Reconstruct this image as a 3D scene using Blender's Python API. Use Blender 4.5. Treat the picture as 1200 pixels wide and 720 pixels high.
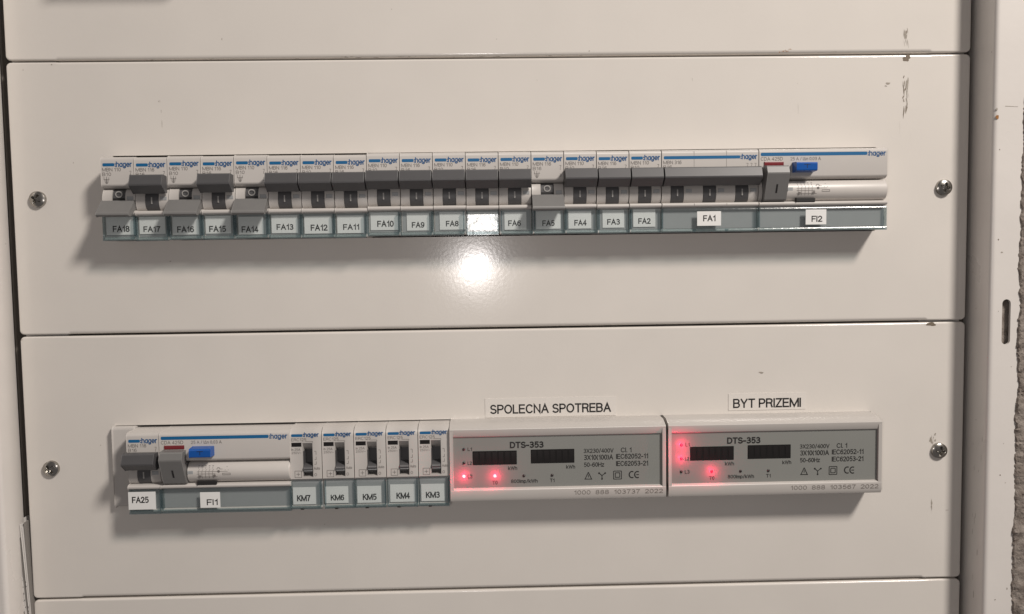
import bpy, bmesh, math, random
from mathutils import Vector, Matrix
random.seed(7)
for o in list(bpy.data.objects): bpy.data.objects.remove(o)
SC = bpy.context.scene
COL = SC.collection
MM = 0.001

# ------------------------------------------------------------------ camera
# world: X right, Z up, the panel faces lie in Y = 0 and look towards -Y
CAM = Vector((-1.365, -430.81, 36.925))                    # mm
RM = Matrix(((0.99965802, 0.0209544, 0.01564499),
             (-0.02182539, 0.99809248, 0.0577499),
             (-0.01440504, -0.05807161, 0.99820849)))      # columns: right, forward, up
cd = bpy.data.cameras.new('camera')
cam = bpy.data.objects.new('camera', cd); COL.objects.link(cam)
cd.sensor_width = 36; cd.lens = 27.0; cd.clip_start = 0.01; cd.clip_end = 50
r, f, u = RM.col[0], RM.col[1], RM.col[2]
cam.matrix_world = Matrix(((r.x, u.x, -f.x, CAM.x*MM), (r.y, u.y, -f.y, CAM.y*MM), (r.z, u.z, -f.z, CAM.z*MM), (0, 0, 0, 1)))
SC.camera = cam
SC.render.resolution_x = 1024; SC.render.resolution_y = 614

def at(x, y, p):
    """photo pixel -> (X, Z) in mm on the plane standing p mm in front of the panels"""
    d = RM @ Vector(((x-600)/900, 1, -(y-360)/900))
    t = (-p-CAM.y)/d.y
    q = CAM+d*t
    return q.x, q.z

# ------------------------------------------------------------------ light
w = bpy.data.worlds.new('World'); SC.world = w; w.use_nodes = True
bg = w.node_tree.nodes['Background']
bg.inputs[0].default_value = (1.0, 0.925, 0.905, 1); bg.inputs[1].default_value = 0.155
def lamp(name, kind, loc, target, energy, color, size):
    l = bpy.data.lights.new(name, kind); l.energy = energy; l.color = color
    if kind == 'AREA':
        l.shape = 'DISK'; l.size = size
    o = bpy.data.objects.new(name, l); COL.objects.link(o)
    o.location = Vector(loc)*MM
    o.rotation_euler = (Vector(target)-Vector(loc)).to_track_quat('-Z', 'Y').to_euler()
    return o
lamp('ceiling_lamp', 'AREA', (800, -900, 1040), (0, 0, 0), 24.0, (1.0, 0.925, 0.855), 0.24)
lamp('torch_lamp', 'AREA', (-23.7, -431, 33.3), (-12, 0, 34), 0.23, (1.0, 0.94, 0.91), 0.012)
vs = SC.view_settings
vs.view_transform = 'Standard'; vs.look = 'None'; vs.exposure = 0; vs.gamma = 1; vs.use_curve_mapping = False
SC.render.engine = 'CYCLES'
SC.cycles.transparent_max_bounces = 24
SC.cycles.max_bounces = 10
SC.cycles.diffuse_bounces = 5

# ------------------------------------------------------------------ materials
def mat(name, col, rough=0.5, metal=0.0, var=0.0, vscale=60, bump=0.0, bscale=900, spec=0.5, rvar=0.0, coat=0.0):
    m = bpy.data.materials.new(name); m.use_nodes = True
    nt = m.node_tree; b = nt.nodes['Principled BSDF']
    b.inputs['Base Color'].default_value = (*col, 1)
    b.inputs['Roughness'].default_value = rough
    b.inputs['Metallic'].default_value = metal
    b.inputs['Specular IOR Level'].default_value = spec
    b.inputs['Coat Weight'].default_value = coat
    tc = nt.nodes.new('ShaderNodeTexCoord')
    geo = nt.nodes.new('ShaderNodeNewGeometry')
    if var > 0:
        n = nt.nodes.new('ShaderNodeTexNoise'); n.inputs['Scale'].default_value = vscale; n.inputs['Detail'].default_value = 6
        nt.links.new(geo.outputs['Position'], n.inputs['Vector'])
        mx = nt.nodes.new('ShaderNodeMix'); mx.data_type = 'RGBA'
        mx.inputs[6].default_value = (*[c*(1-var) for c in col], 1); mx.inputs[7].default_value = (*[min(1, c*(1+var)) for c in col], 1)
        nt.links.new(n.outputs[0], mx.inputs[0]); nt.links.new(mx.outputs[2], b.inputs['Base Color'])
    if rvar > 0:
        n2 = nt.nodes.new('ShaderNodeTexNoise'); n2.inputs['Scale'].default_value = 35; n2.inputs['Detail'].default_value = 8
        nt.links.new(geo.outputs['Position'], n2.inputs['Vector'])
        mr = nt.nodes.new('ShaderNodeMapRange'); mr.inputs[3].default_value = max(0.02, rough-rvar); mr.inputs[4].default_value = rough+rvar
        nt.links.new(n2.outputs[0], mr.inputs[0]); nt.links.new(mr.outputs[0], b.inputs['Roughness'])
    if bump > 0:
        n3 = nt.nodes.new('ShaderNodeTexNoise'); n3.inputs['Scale'].default_value = bscale; n3.inputs['Detail'].default_value = 3
        nt.links.new(geo.outputs['Position'], n3.inputs['Vector'])
        bp = nt.nodes.new('ShaderNodeBump'); bp.inputs['Strength'].default_value = 1.0; bp.inputs['Distance'].default_value = bump
        nt.links.new(n3.outputs[0], bp.inputs['Height']); nt.links.new(bp.outputs[0], b.inputs['Normal'])
    return m

M = {}
M['paint'] = mat('cream_paint', (0.705, 0.668, 0.622), 0.17, var=0.045, vscale=26, bump=0.000022, bscale=520, rvar=0.06)
M['frame'] = mat('white_paint', (0.72, 0.685, 0.65), 0.30, var=0.05, vscale=40, bump=0.00004, bscale=300, rvar=0.08)
M['inside'] = mat('cabinet_inside', (0.36, 0.32, 0.28), 0.6)
M['body'] = mat('light_grey_plastic', (0.50, 0.475, 0.45), 0.42, var=0.03, vscale=120, bump=0.000008, bscale=2500)
M['barrel'] = mat('pale_plastic', (0.56, 0.53, 0.50), 0.38, var=0.03, vscale=120)
M['toggle'] = mat('dark_grey_plastic', (0.082, 0.081, 0.084), 0.45, var=0.06, vscale=200, bump=0.00001, bscale=2500)
M['rocker'] = mat('mid_grey_plastic', (0.185, 0.182, 0.178), 0.45, var=0.05, vscale=200)
M['slot'] = mat('black_recess', (0.015, 0.014, 0.014), 0.6)
M['blue'] = mat('blue_print', (0.006, 0.12, 0.29), 0.45)
M['blue2'] = mat('blue_brand_print', (0.012, 0.09, 0.24), 0.45)
M['print'] = mat('grey_print', (0.17, 0.155, 0.145), 0.5)
M['black'] = mat('black_print', (0.018, 0.017, 0.017), 0.5)
M['mark'] = mat('pale_mark', (0.36, 0.35, 0.335), 0.5)
M['bluebtn'] = mat('blue_button', (0.006, 0.085, 0.36), 0.3)
M['red'] = mat('red_indicator', (0.16, 0.015, 0.02), 0.35)
M['holder'] = mat('label_holder_grey', (0.335, 0.345, 0.35), 0.5, var=0.05, vscale=90)
M['paper'] = mat('label_paper', (0.80, 0.80, 0.785), 0.6, var=0.03, vscale=200)
M['sticker'] = mat('sticker_paper', (0.722, 0.687, 0.643), 0.25, var=0.015, vscale=60)
M['meter'] = mat('meter_plastic', (0.47, 0.445, 0.42), 0.34, var=0.03, vscale=90, bump=0.00001, bscale=1800)
M['plate'] = mat('meter_plate', (0.235, 0.24, 0.225), 0.42, var=0.03, vscale=80)
M['window'] = mat('register_window', (0.012, 0.011, 0.011), 0.22)
M['wheel'] = mat('number_wheel', (0.013, 0.0115, 0.0115), 0.3, var=0.3, vscale=160)
M['led_off'] = mat('led_off', (0.03, 0.022, 0.022), 0.25)
M['zinc'] = mat('zinc_screw', (0.38, 0.365, 0.34), 0.24, metal=1.0, var=0.25, vscale=500, rvar=0.1)
M['chip'] = mat('bare_chip', (0.17, 0.135, 0.10), 0.7, var=0.35, vscale=900)
M['scuff'] = mat('grey_scuff', (0.33, 0.295, 0.25), 0.7, var=0.3, vscale=900)
M['rust'] = mat('rust', (0.30, 0.13, 0.035), 0.8, var=0.4, vscale=900)
M['rail'] = mat('zinc_rail', (0.5, 0.5, 0.5), 0.4, metal=1.0)
M['sheet2'] = mat('grey_paper_sheet', (0.22, 0.205, 0.19), 0.8)
M['sheet'] = mat('paper_sheet', (0.68, 0.655, 0.63), 0.8, var=0.05, vscale=150)

def plaster():
    m = bpy.data.materials.new('rough_plaster'); m.use_nodes = True; nt = m.node_tree; b = nt.nodes['Principled BSDF']
    geo = nt.nodes.new('ShaderNodeNewGeometry'); n = nt.nodes.new('ShaderNodeTexNoise'); n.inputs['Scale'].default_value = 260; n.inputs['Detail'].default_value = 8
    nt.links.new(geo.outputs['Position'], n.inputs['Vector'])
    cr = nt.nodes.new('ShaderNodeValToRGB'); cr.color_ramp.elements[0].position = 0.3; cr.color_ramp.elements[1].position = 0.72
    cr.color_ramp.elements[0].color = (0.16, 0.13, 0.11, 1); cr.color_ramp.elements[1].color = (0.34, 0.30, 0.265, 1)
    nt.links.new(n.outputs[0], cr.inputs[0]); nt.links.new(cr.outputs[0], b.inputs['Base Color'])
    b.inputs['Roughness'].default_value = 0.95
    n2 = nt.nodes.new('ShaderNodeTexNoise'); n2.inputs['Scale'].default_value = 900; n2.inputs['Detail'].default_value = 4
    nt.links.new(geo.outputs['Position'], n2.inputs['Vector'])
    bp = nt.nodes.new('ShaderNodeBump'); bp.inputs['Distance'].default_value = 0.0006; nt.links.new(n2.outputs[0], bp.inputs['Height']); nt.links.new(bp.outputs[0], b.inputs['Normal'])
    return m
M['plaster'] = plaster()

def clear(name, tint, rough, haze=0.0, hcol=(0.45, 0.55, 0.56)):
    m = bpy.data.materials.new(name); m.use_nodes = True; nt = m.node_tree; nt.nodes.remove(nt.nodes['Principled BSDF'])
    out = nt.nodes['Material Output']
    t = nt.nodes.new('ShaderNodeBsdfTransparent'); t.inputs[0].default_value = (*tint, 1)
    g = nt.nodes.new('ShaderNodeBsdfGlossy'); g.inputs['Roughness'].default_value = rough
    ge0 = nt.nodes.new('ShaderNodeNewGeometry'); nz_ = nt.nodes.new('ShaderNodeTexNoise'); nz_.inputs['Scale'].default_value = 420; nz_.inputs['Detail'].default_value = 3
    nt.links.new(ge0.outputs['Position'], nz_.inputs['Vector'])
    bp_ = nt.nodes.new('ShaderNodeBump'); bp_.inputs['Distance'].default_value = 0.00006; nt.links.new(nz_.outputs[0], bp_.inputs['Height']); nt.links.new(bp_.outputs[0], g.inputs['Normal'])
    fr = nt.nodes.new('ShaderNodeFresnel'); fr.inputs[0].default_value = 1.49
    d = nt.nodes.new('ShaderNodeBsdfDiffuse'); d.inputs[0].default_value = (*hcol, 1)
    m1 = nt.nodes.new('ShaderNodeMixShader'); m1.inputs[0].default_value = haze
    nt.links.new(t.outputs[0], m1.inputs[1]); nt.links.new(d.outputs[0], m1.inputs[2])
    m2 = nt.nodes.new('ShaderNodeMixShader'); ge = nt.nodes.new('ShaderNodeNewGeometry'); ml = nt.nodes.new('ShaderNodeMath'); ml.operation = 'SUBTRACT'; ml.inputs[0].default_value = 1.0
    nt.links.new(ge.outputs['Backfacing'], ml.inputs[1]); mm = nt.nodes.new('ShaderNodeMath'); mm.operation = 'MULTIPLY'
    nt.links.new(fr.outputs[0], mm.inputs[0]); nt.links.new(ml.outputs[0], mm.inputs[1]); nt.links.new(mm.outputs[0], m2.inputs[0])
    nt.links.new(m1.outputs[0], m2.inputs[1]); nt.links.new(g.outputs[0], m2.inputs[2])
    nt.links.new(m2.outputs[0], out.inputs['Surface'])
    return m
M['clear'] = clear('clear_cover', (0.94, 0.955, 0.955), 0.16, 0.02)
M['rim'] = clear('clear_cover_edge', (0.74, 0.80, 0.815), 0.15, 0.12, (0.20, 0.255, 0.27))

def emit(name, col, s):
    m = bpy.data.materials.new(name); m.use_nodes = True; nt = m.node_tree
    b = nt.nodes['Principled BSDF']; b.inputs['Base Color'].default_value = (0.3, 0.02, 0.03, 1)
    b.inputs['Emission Color'].default_value = (*col, 1); b.inputs['Emission Strength'].default_value = s
    b.inputs['Roughness'].default_value = 0.2
    return m
M['led_bright'] = emit('led_bright', (1.0, 0.30, 0.32), 4)
M['led_red'] = emit('led_red', (1.0, 0.02, 0.06), 0.8)

# ------------------------------------------------------------------ mesh helpers (mm; p = distance in front of the panel face)
class MB:
    def __init__(s): s.bm = bmesh.new()
    def v(s, x, p, z): return s.bm.verts.new((x*MM, -p*MM, z*MM))
    def prism(s, prof, x0, x1):
        a = [s.v(x0, p, z) for p, z in prof]; b = [s.v(x1, p, z) for p, z in prof]
        n = len(prof)
        s.bm.faces.new(a); s.bm.faces.new(b)
        for i in range(n): s.bm.faces.new((a[i], a[(i+1) % n], b[(i+1) % n], b[i]))
        return s
    def extrude(s, poly, p0, p1):                      # polygon in (x, z)
        a = [s.v(x, p0, z) for x, z in poly]; b = [s.v(x, p1, z) for x, z in poly]
        n = len(poly)
        s.bm.faces.new(a); s.bm.faces.new(b)
        for i in range(n): s.bm.faces.new((a[i], a[(i+1) % n], b[(i+1) % n], b[i]))
        return s
    def plan(s, poly, z0, z1):                         # polygon in (x, p)
        a = [s.v(x, p, z0) for x, p in poly]; b = [s.v(x, p, z1) for x, p in poly]
        n = len(poly)
        s.bm.faces.new(a); s.bm.faces.new(b)
        for i in range(n): s.bm.faces.new((a[i], a[(i+1) % n], b[(i+1) % n], b[i]))
        return s
    def box(s, x0, x1, p0, p1, z0, z1): return s.prism([(p0, z0), (p1, z0), (p1, z1), (p0, z1)], x0, x1)
    def flat(s, poly, p):                              # a printed shape: thin sheet facing the room
        f = s.bm.faces.new([s.v(x, p, z) for x, z in poly])
        f.normal_update()
        if f.normal.y > 0: f.normal_flip()
        return s
    def line(s, x0, z0, x1, z1, t, p):
        dx, dz = x1-x0, z1-z0; L = math.hypot(dx, dz) or 1
        nx, nz = -dz/L*t/2, dx/L*t/2
        if callable(p): pa, pb = p(z0), p(z1)
        else: pa = pb = p
        vs_ = [s.v(x0+nx, pa, z0+nz), s.v(x1+nx, pb, z1+nz), s.v(x1-nx, pb, z1-nz), s.v(x0-nx, pa, z0-nz)]
        f = s.bm.faces.new(vs_); f.normal_update()
        if f.normal.y > 0: f.normal_flip()
        return s
    def ring(s, cx, cz, ro, ri, p, n=20, sx=1.0):
        for i in range(n):
            a, b = 2*math.pi*i/n, 2*math.pi*(i+1)/n
            q = [(cx+sx*ro*math.cos(a), cz+ro*math.sin(a)), (cx+sx*ro*math.cos(b), cz+ro*math.sin(b)),
                 (cx+sx*ri*math.cos(b), cz+ri*math.sin(b)), (cx+sx*ri*math.cos(a), cz+ri*math.sin(a))]
            s.flat(q, p)
        return s
    def dome(s, cx, cz, rad, p0, h, n=14, m=5):
        rings = []
        for k in range(m):
            a = math.pi/2*k/m
            rings.append([s.v(cx+rad*math.cos(a)*math.cos(2*math.pi*i/n), p0+h*math.sin(a), cz+rad*math.cos(a)*math.sin(2*math.pi*i/n)) for i in range(n)])
        top = s.v(cx, p0+h, cz)
        for k in range(m-1):
            for i in range(n): s.bm.faces.new((rings[k][i], rings[k][(i+1) % n], rings[k+1][(i+1) % n], rings[k+1][i]))
        for i in range(n): s.bm.faces.new((rings[-1][i], rings[-1][(i+1) % n], top))
        s.bm.faces.new(rings[0])
        return s
    def bevel(s, off, seg=2, sel=None, ang=0.5):
        es = []
        s.bm.normal_update()
        for e in s.bm.edges:
            if len(e.link_faces) == 2 and e.calc_face_angle(0) > ang and (sel is None or sel(e)): es.append(e)
        if es: bmesh.ops.bevel(s.bm, geom=es, offset=off*MM, segments=seg, profile=0.5, affect='EDGES', clamp_overlap=True)
        return s
    def mesh(s, name, solid=True, smooth=0.6, hard=0.0):
        if solid: bmesh.ops.recalc_face_normals(s.bm, faces=s.bm.faces)
        me = bpy.data.meshes.new(name); s.bm.to_mesh(me); s.bm.free()
        if smooth:
            me.polygons.foreach_set('use_smooth', [True]*len(me.polygons)); me.set_sharp_from_angle(angle=smooth)
        if hard:                                         # broad faces stay flat, only the narrow bevels are rounded
            for f_ in me.polygons:
                vv = [me.vertices[i].co for i in f_.vertices]
                if min((vv[i]-vv[i-1]).length for i in range(len(vv))) > hard*MM: f_.use_smooth = False
        return me

def link(name, me, m, parent=None, loc=None):
    me2 = me
    if not me.materials: me.materials.append(M[m])
    o = bpy.data.objects.new(name, me2); COL.objects.link(o)
    if parent: o.parent = parent
    if loc: o.location = Vector(loc)*MM
    return o
def thing(name, label, cat, x=0, p=0, z=0, group=None):
    o = bpy.data.objects.new(name, None); COL.objects.link(o); o.location = (x*MM, -p*MM, z*MM)
    o.empty_display_size = 0.01
    o['label'] = label; o['category'] = cat
    if group: o['group'] = group
    return o
def tag(o, label, cat, group=None):
    o['label'] = label; o['category'] = cat
    if group: o['group'] = group
    return o
CACHE = {}
def cached(key, fn):
    if key not in CACHE: CACHE[key] = fn()
    return CACHE[key]

def ar(cx, cy, rx, ry, a0, a1, n=9):
    return [(cx+rx*math.cos(math.radians(a0+(a1-a0)*k/n)), cy+ry*math.sin(math.radians(a0+(a1-a0)*k/n))) for k in range(n+1)]
# single-line lettering in the manner of a plain grotesque: width, strokes
GL = {
 ' ': (.30, []), '.': (.02, [[(0, 0), (.02, .02)]]), ',': (.04, [[(.03, .05), (0, -.12)]]), '-': (.34, [[(0, .38), (.34, .38)]]), ':': (.04, [[(.02, .06), (.02, .16)], [(.02, .52), (.02, .62)]]),
 '/': (.36, [[(0, -.05), (.36, 1.05)]]), '(': (.2, [ar(.5, .45, .5, .65, 130, 230)]), ')': (.2, [ar(-.3, .45, .5, .65, 50, -50)]), '~': (.5, [[(0, .4), (.1, .52), (.22, .48), (.3, .4), (.42, .36), (.5, .48)]]),
 'A': (.74, [[(0, 0), (.37, 1), (.74, 0)], [(.14, .34), (.60, .34)]]),
 'B': (.63, [[(0, 1), (.36, 1)]+ar(.36, .765, .24, .235, 90, -90)+[(0, .53)], [(0, .53), (.38, .53)]+ar(.38, .265, .26, .265, 90, -90)+[(0, 0)], [(0, 0), (0, 1)]]),
 'C': (.72, [ar(.38, .5, .38, .5, 42, 318, 18)]), 'D': (.68, [[(0, 0), (0, 1), (.3, 1)]+ar(.3, .5, .38, .5, 90, -90, 12)+[(0, 0)]]),
 'E': (.58, [[(.57, 1), (0, 1), (0, 0), (.59, 0)], [(0, .53), (.53, .53)]]), 'F': (.54, [[(.55, 1), (0, 1), (0, 0)], [(0, .5), (.48, .5)]]),
 'H': (.66, [[(0, 0), (0, 1)], [(.66, 0), (.66, 1)], [(0, .53), (.66, .53)]]), 'I': (.0, [[(0, 0), (0, 1)]]), 'K': (.64, [[(0, 0), (0, 1)], [(.6, 1), (0, .36)], [(.22, .57), (.65, 0)]]),
 'L': (.5, [[(0, 1), (0, 0), (.5, 0)]]), 'M': (.92, [[(0, 0), (0, 1)], [(.02, .96), (.46, .04), (.90, .96)], [(.92, 1), (.92, 0)]]), 'N': (.66, [[(0, 0), (0, 1), (.66, 0), (.66, 1)]]), 'O': (.78, [ar(.39, .5, .39, .5, 90, 450, 22)]),
 'P': (.6, [[(0, 0), (0, 1), (.34, 1)]+ar(.34, .73, .27, .27, 90, -90)+[(0, .46)]]), 'R': (.64, [[(0, 0), (0, 1), (.37, 1)]+ar(.37, .75, .25, .25, 90, -90)+[(0, .5)], [(.36, .5), (.53, .42), (.57, .12), (.64, 0)]]),
 'S': (.62, [ar(.31, .75, .28, .25, 30, 270, 12)+ar(.31, .25, .31, .25, 90, -150, 12)[1:]]), 'T': (.64, [[(0, 1), (.64, 1)], [(.32, 1), (.32, 0)]]), 'V': (.68, [[(0, 1), (.34, 0), (.68, 1)]]),
 'W': (.94, [[(0, 1), (.24, 0), (.47, .95), (.7, 0), (.94, 1)]]), 'X': (.64, [[(0, 0), (.64, 1)], [(0, 1), (.64, 0)]]), 'Y': (.66, [[(0, 1), (.33, .42), (.66, 1)], [(.33, .42), (.33, 0)]]), 'Z': (.6, [[(.02, 1), (.6, 1), (0, 0), (.62, 0)]]),
 '0': (.54, [ar(.27, .5, .27, .5, 90, 450, 20)]), '1': (.34, [[(.06, .76), (.2, .82), (.3, 1), (.3, 0)]]), '2': (.55, [ar(.27, .71, .26, .29, 165, -35, 10)+[(.03, .05), (.03, 0), (.56, 0)]]),
 '3': (.55, [ar(.26, .76, .24, .24, 140, -90, 9)+ar(.26, .26, .28, .26, 90, -140, 10)[1:]]), '4': (.57, [[(.42, 0), (.42, 1), (0, .28), (.58, .28)]]), '5': (.55, [[(.5, 1), (.1, 1), (.05, .5)]+ar(.26, .32, .29, .32, 128, -125, 12)]),
 '6': (.55, [ar(.28, .31, .27, .31, 90, 450, 16), ar(.33, .48, .32, .52, 55, 195, 8)]), '7': (.54, [[(0, 1), (.54, 1), (.3, .5), (.19, 0)]]), '8': (.55, [ar(.275, .76, .24, .24, 90, 450, 14), ar(.275, .26, .275, .26, 90, 450, 14)]),
 '9': (.55, [ar(.27, .69, .27, .31, 90, 450, 16), ar(.22, .52, .32, .52, 15, -125, 8)]), '∆': (.66, [[(0, 0), (.33, 1), (.66, 0), (0, 0)]]),
 'h': (.48, [[(0, 0), (0, 1)], [(0, .45)]+ar(.24, .48, .24, .25, 160, 0, 8)+[(.48, 0)]]), 'a': (.5, [ar(.25, .36, .25, .36, 90, 450, 14), [(.5, .72), (.5, 0)]]),
 'g': (.5, [ar(.25, .36, .25, .36, 90, 450, 14), [(.5, .72), (.5, -.06)]+ar(.25, -.05, .25, .22, 0, -150, 7)]), 'e': (.5, [[(.02, .36), (.5, .36)]+ar(.25, .36, .25, .36, 0, 315, 14)]), 'r': (.28, [[(0, 0), (0, .72)], [(0, .42), (.1, .64), (.28, .7)]]),
 'k': (.46, [[(0, 0), (0, 1)], [(.43, .7), (0, .28)], [(.16, .44), (.47, 0)]]), 'z': (.44, [[(0, .7), (.44, .7), (0, 0), (.45, 0)]]), 'l': (.0, [[(0, 0), (0, 1)]]), 'u': (.46, [[(0, .72), (0, .25)]+ar(.23, .24, .23, .24, 180, 360, 8), [(.46, .72), (.46, 0)]]),
 't': (.26, [[(.1, .95), (.1, .1), (.26, 0)], [(0, .7), (.26, .7)]]), 'o': (.5, [ar(.25, .36, .25, .36, 90, 450, 14)]), 'i': (.0, [[(0, 0), (0, .7)], [(0, .9), (0, 1)]]), 'n': (.46, [[(0, 0), (0, .72)], [(0, .45)]+ar(.23, .46, .23, .25, 160, 0, 8)+[(.46, 0)]]),
 'm': (.72, [[(0, 0), (0, .72)], [(0, .48)]+ar(.18, .5, .18, .22, 160, 0, 6)+[(.36, 0)], [(.36, .48)]+ar(.54, .5, .18, .22, 160, 0, 6)+[(.72, 0)]]), 'p': (.5, [[(0, .72), (0, -.25)], ar(.25, .36, .25, .36, 90, 450, 14)]),
}
def text_mesh(s, x0, x1, z0, z1, p, bold=0.0, shear=0.0, rot=0.0):
    """flat lettering that fills the given rectangle"""
    pen = 0.0; strokes = []
    for ch in s:
        wd, st = GL[ch]
        for q in st: strokes.append([(pen+x, y) for x, y in q])
        pen += wd+(.24 if ch != ' ' else .06)
    xs = [x for q in strokes for x, y in q]; ys = [y for q in strokes for x, y in q]
    ax, bx, ay, by = min(xs), max(xs), min(ys), max(ys)
    t = (0.125+bold)*(z1-z0)/(by-ay)
    sx = (x1-x0-t)/(bx-ax); sz = (z1-z0-t)/max(by-ay, .01)
    cr, sr = math.cos(rot), math.sin(rot); cx, cz = (x0+x1)/2, (z0+z1)/2
    b = MB()
    for n_, q in enumerate(strokes):
        pts = []
        for x, y in q:
            X = x0+t/2+(x-ax)*sx; Z = z0+t/2+(y-ay)*sz
            X, Z = cx+(X-cx)*cr-(Z-cz)*sr, cz+(X-cx)*sr+(Z-cz)*cr
            if not pts or math.hypot(X-pts[-1][0], Z-pts[-1][1]) > 1e-4: pts.append((X, Z))
        if len(pts) < 2: continue
        closed = math.hypot(pts[0][0]-pts[-1][0], pts[0][1]-pts[-1][1]) < 1e-3
        if not closed:                                   # square ends
            for i_, j_ in ((0, 1), (-1, -2)):
                dx, dz = pts[i_][0]-pts[j_][0], pts[i_][1]-pts[j_][1]; L = math.hypot(dx, dz)
                pts[i_] = (pts[i_][0]+dx/L*t*.45, pts[i_][1]+dz/L*t*.45)
        N = len(pts); A, B = [], []; pp = p+.003*n_
        for i in range(N):
            if closed: a_, c_ = pts[(i-1) % (N-1)], pts[(i+1) % (N-1)]
            else: a_, c_ = pts[max(0, i-1)], pts[min(N-1, i+1)]
            m0 = pts[i]
            def nrm(u, v):
                L = math.hypot(v[0]-u[0], v[1]-u[1]) or 1e-9
                return (-(v[1]-u[1])/L, (v[0]-u[0])/L)
            n1 = nrm(a_, m0) if a_ != m0 else nrm(m0, c_); n2 = nrm(m0, c_) if c_ != m0 else n1
            mx, mz = n1[0]+n2[0], n1[1]+n2[1]; L = math.hypot(mx, mz) or 1e-9; mx, mz = mx/L, mz/L
            k = t/2/max(.38, mx*n1[0]+mz*n1[1])
            A.append(b.v(m0[0]+mx*k, pp, m0[1]+mz*k)); B.append(b.v(m0[0]-mx*k, pp, m0[1]-mz*k))
        for i in range(N-1): b.bm.faces.new((A[i], A[i+1], B[i+1], B[i]))
    b.bm.normal_update()
    for f_ in b.bm.faces:
        if f_.normal.y > 0: f_.normal_flip()
    return b.mesh('lettering', solid=False, smooth=0)
def lettering(parent, s, x0, x1, z0, z1, p, m='print', bold=0.0, name='lettering', shear=0.0, rot=0.0):
    key = ('t', s, round(x0, 2), round(x1, 2), round(z0, 2), round(z1, 2), p if not callable(p) else id(p), bold, rot)
    return link(name, cached(key, lambda: text_mesh(s, x0, x1, z0, z1, p, bold, shear, rot)), m, parent)

# ------------------------------------------------------------------ cabinet, wall
H = 304.0
cabinet = thing('electrical_cabinet', 'white painted steel cabinet frame with slotted flange set into rough plaster', 'cabinet', 0, 0, 0)
def rrect(x0, x1, z0, z1, rad, n=5):
    pts = []
    for cx, cz, a0 in ((x1-rad, z1-rad, 0), (x0+rad, z1-rad, 90), (x0+rad, z0+rad, 180), (x1-rad, z0+rad, 270)):
        for k in range(n+1):
            a = math.radians(a0+90*k/n); pts.append((cx+rad*math.cos(a), cz+rad*math.sin(a)))
    return pts
def holed_sheet(outer, holes, p, th):
    """flat sheet with holes, thickness th towards the wall"""
    b = MB(); edges = []; loops = []
    for lp in [outer]+holes:
        vs_ = [b.v(x, p, z) for x, z in lp]; loops.append(vs_)
        edges += [b.bm.edges.new((vs_[i], vs_[(i+1) % len(vs_)])) for i in range(len(vs_))]
    bmesh.ops.triangle_fill(b.bm, use_beauty=True, edges=edges, normal=(0, -1, 0))
    for vs_ in loops:
        back = [b.bm.verts.new((v.co.x, v.co.y+th*MM, v.co.z)) for v in vs_]
        n = len(vs_)
        for i in range(n): b.bm.faces.new((vs_[i], vs_[(i+1) % n], back[(i+1) % n], back[i]))
    return b
FP = 18.0                                             # the flange stands this far in front of the panels
def lip(sx):
    xi = (268.2 if sx > 0 else 269.0)*sx; pd = 5.5 if sx > 0 else -0.3; o = lambda d: xi+sx*d
    prof = [(o(0.8), -pd-1.5), (o(0), -pd), (o(0), FP-2.2)]
    for k in range(1, 6):
        a = math.radians(90*k/5); prof.append((o(2.2-2.2*math.cos(a)), FP-2.2+2.2*math.sin(a)))
    prof += [(o(3.0), FP), (o(3.0), FP-1.4), (o(1.5), FP-3.0), (o(1.5), -pd-1.5)]
    return MB().plan(prof, -H, H).mesh('side_lip', smooth=0.9)
for sx in (-1, 1):
    link('side_lip', lip(sx), 'frame', cabinet)
    if sx == 1:
        hole = [rrect(275.1, 279.8, -11.9, 12.9, 2.33, 6)]
        hole += [rrect(275.1, 279.8, s*200-12, s*200+12, 2.33, 6) for s in (-1, 1)]
        fl = holed_sheet([(271.2, -H), (292, -H), (292, H), (271.2, H)], hole, FP, 1.4)
    else:
        hole = [rrect(-279.8, -275.1, s*200-12, s*200+12, 2.33, 6) for s in (-1, 1)]
        fl = holed_sheet([(-292, -H), (-272.05, -H), (-272.05, H), (-292, H)], hole, FP, 1.4)
    link('flange', fl.mesh('flange'), 'frame', cabinet)
    link('side_wall', MB().box(sx*288, sx*286.5, -80, 16, -H, H).mesh('side_wall'), 'inside', cabinet)
    link('support_strip', MB().box(sx*266.0, sx*243.0, -7.5, -6.0, -H+2, H-2).mesh('support_strip'), 'frame', cabinet)
    link('inner_plate', MB().box(sx*273.6, sx*272.6, -70, -8, -H, H).mesh('inner_plate'), 'inside', cabinet)
    link('support_post', MB().box(sx*264, sx*250, -78.8, -7.6, -H+2, H-2).mesh('support_post'), 'inside', cabinet)
link('back_plate', MB().box(-286.4, 286.4, -80, -79, -H, H).mesh('back_plate'), 'inside', cabinet)
for s in (-1, 1):
    link('end_plate', MB().box(-292, 292, -80, FP, s*(H+0.2), s*(H+2)).mesh('end_plate'), 'frame', cabinet)
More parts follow.
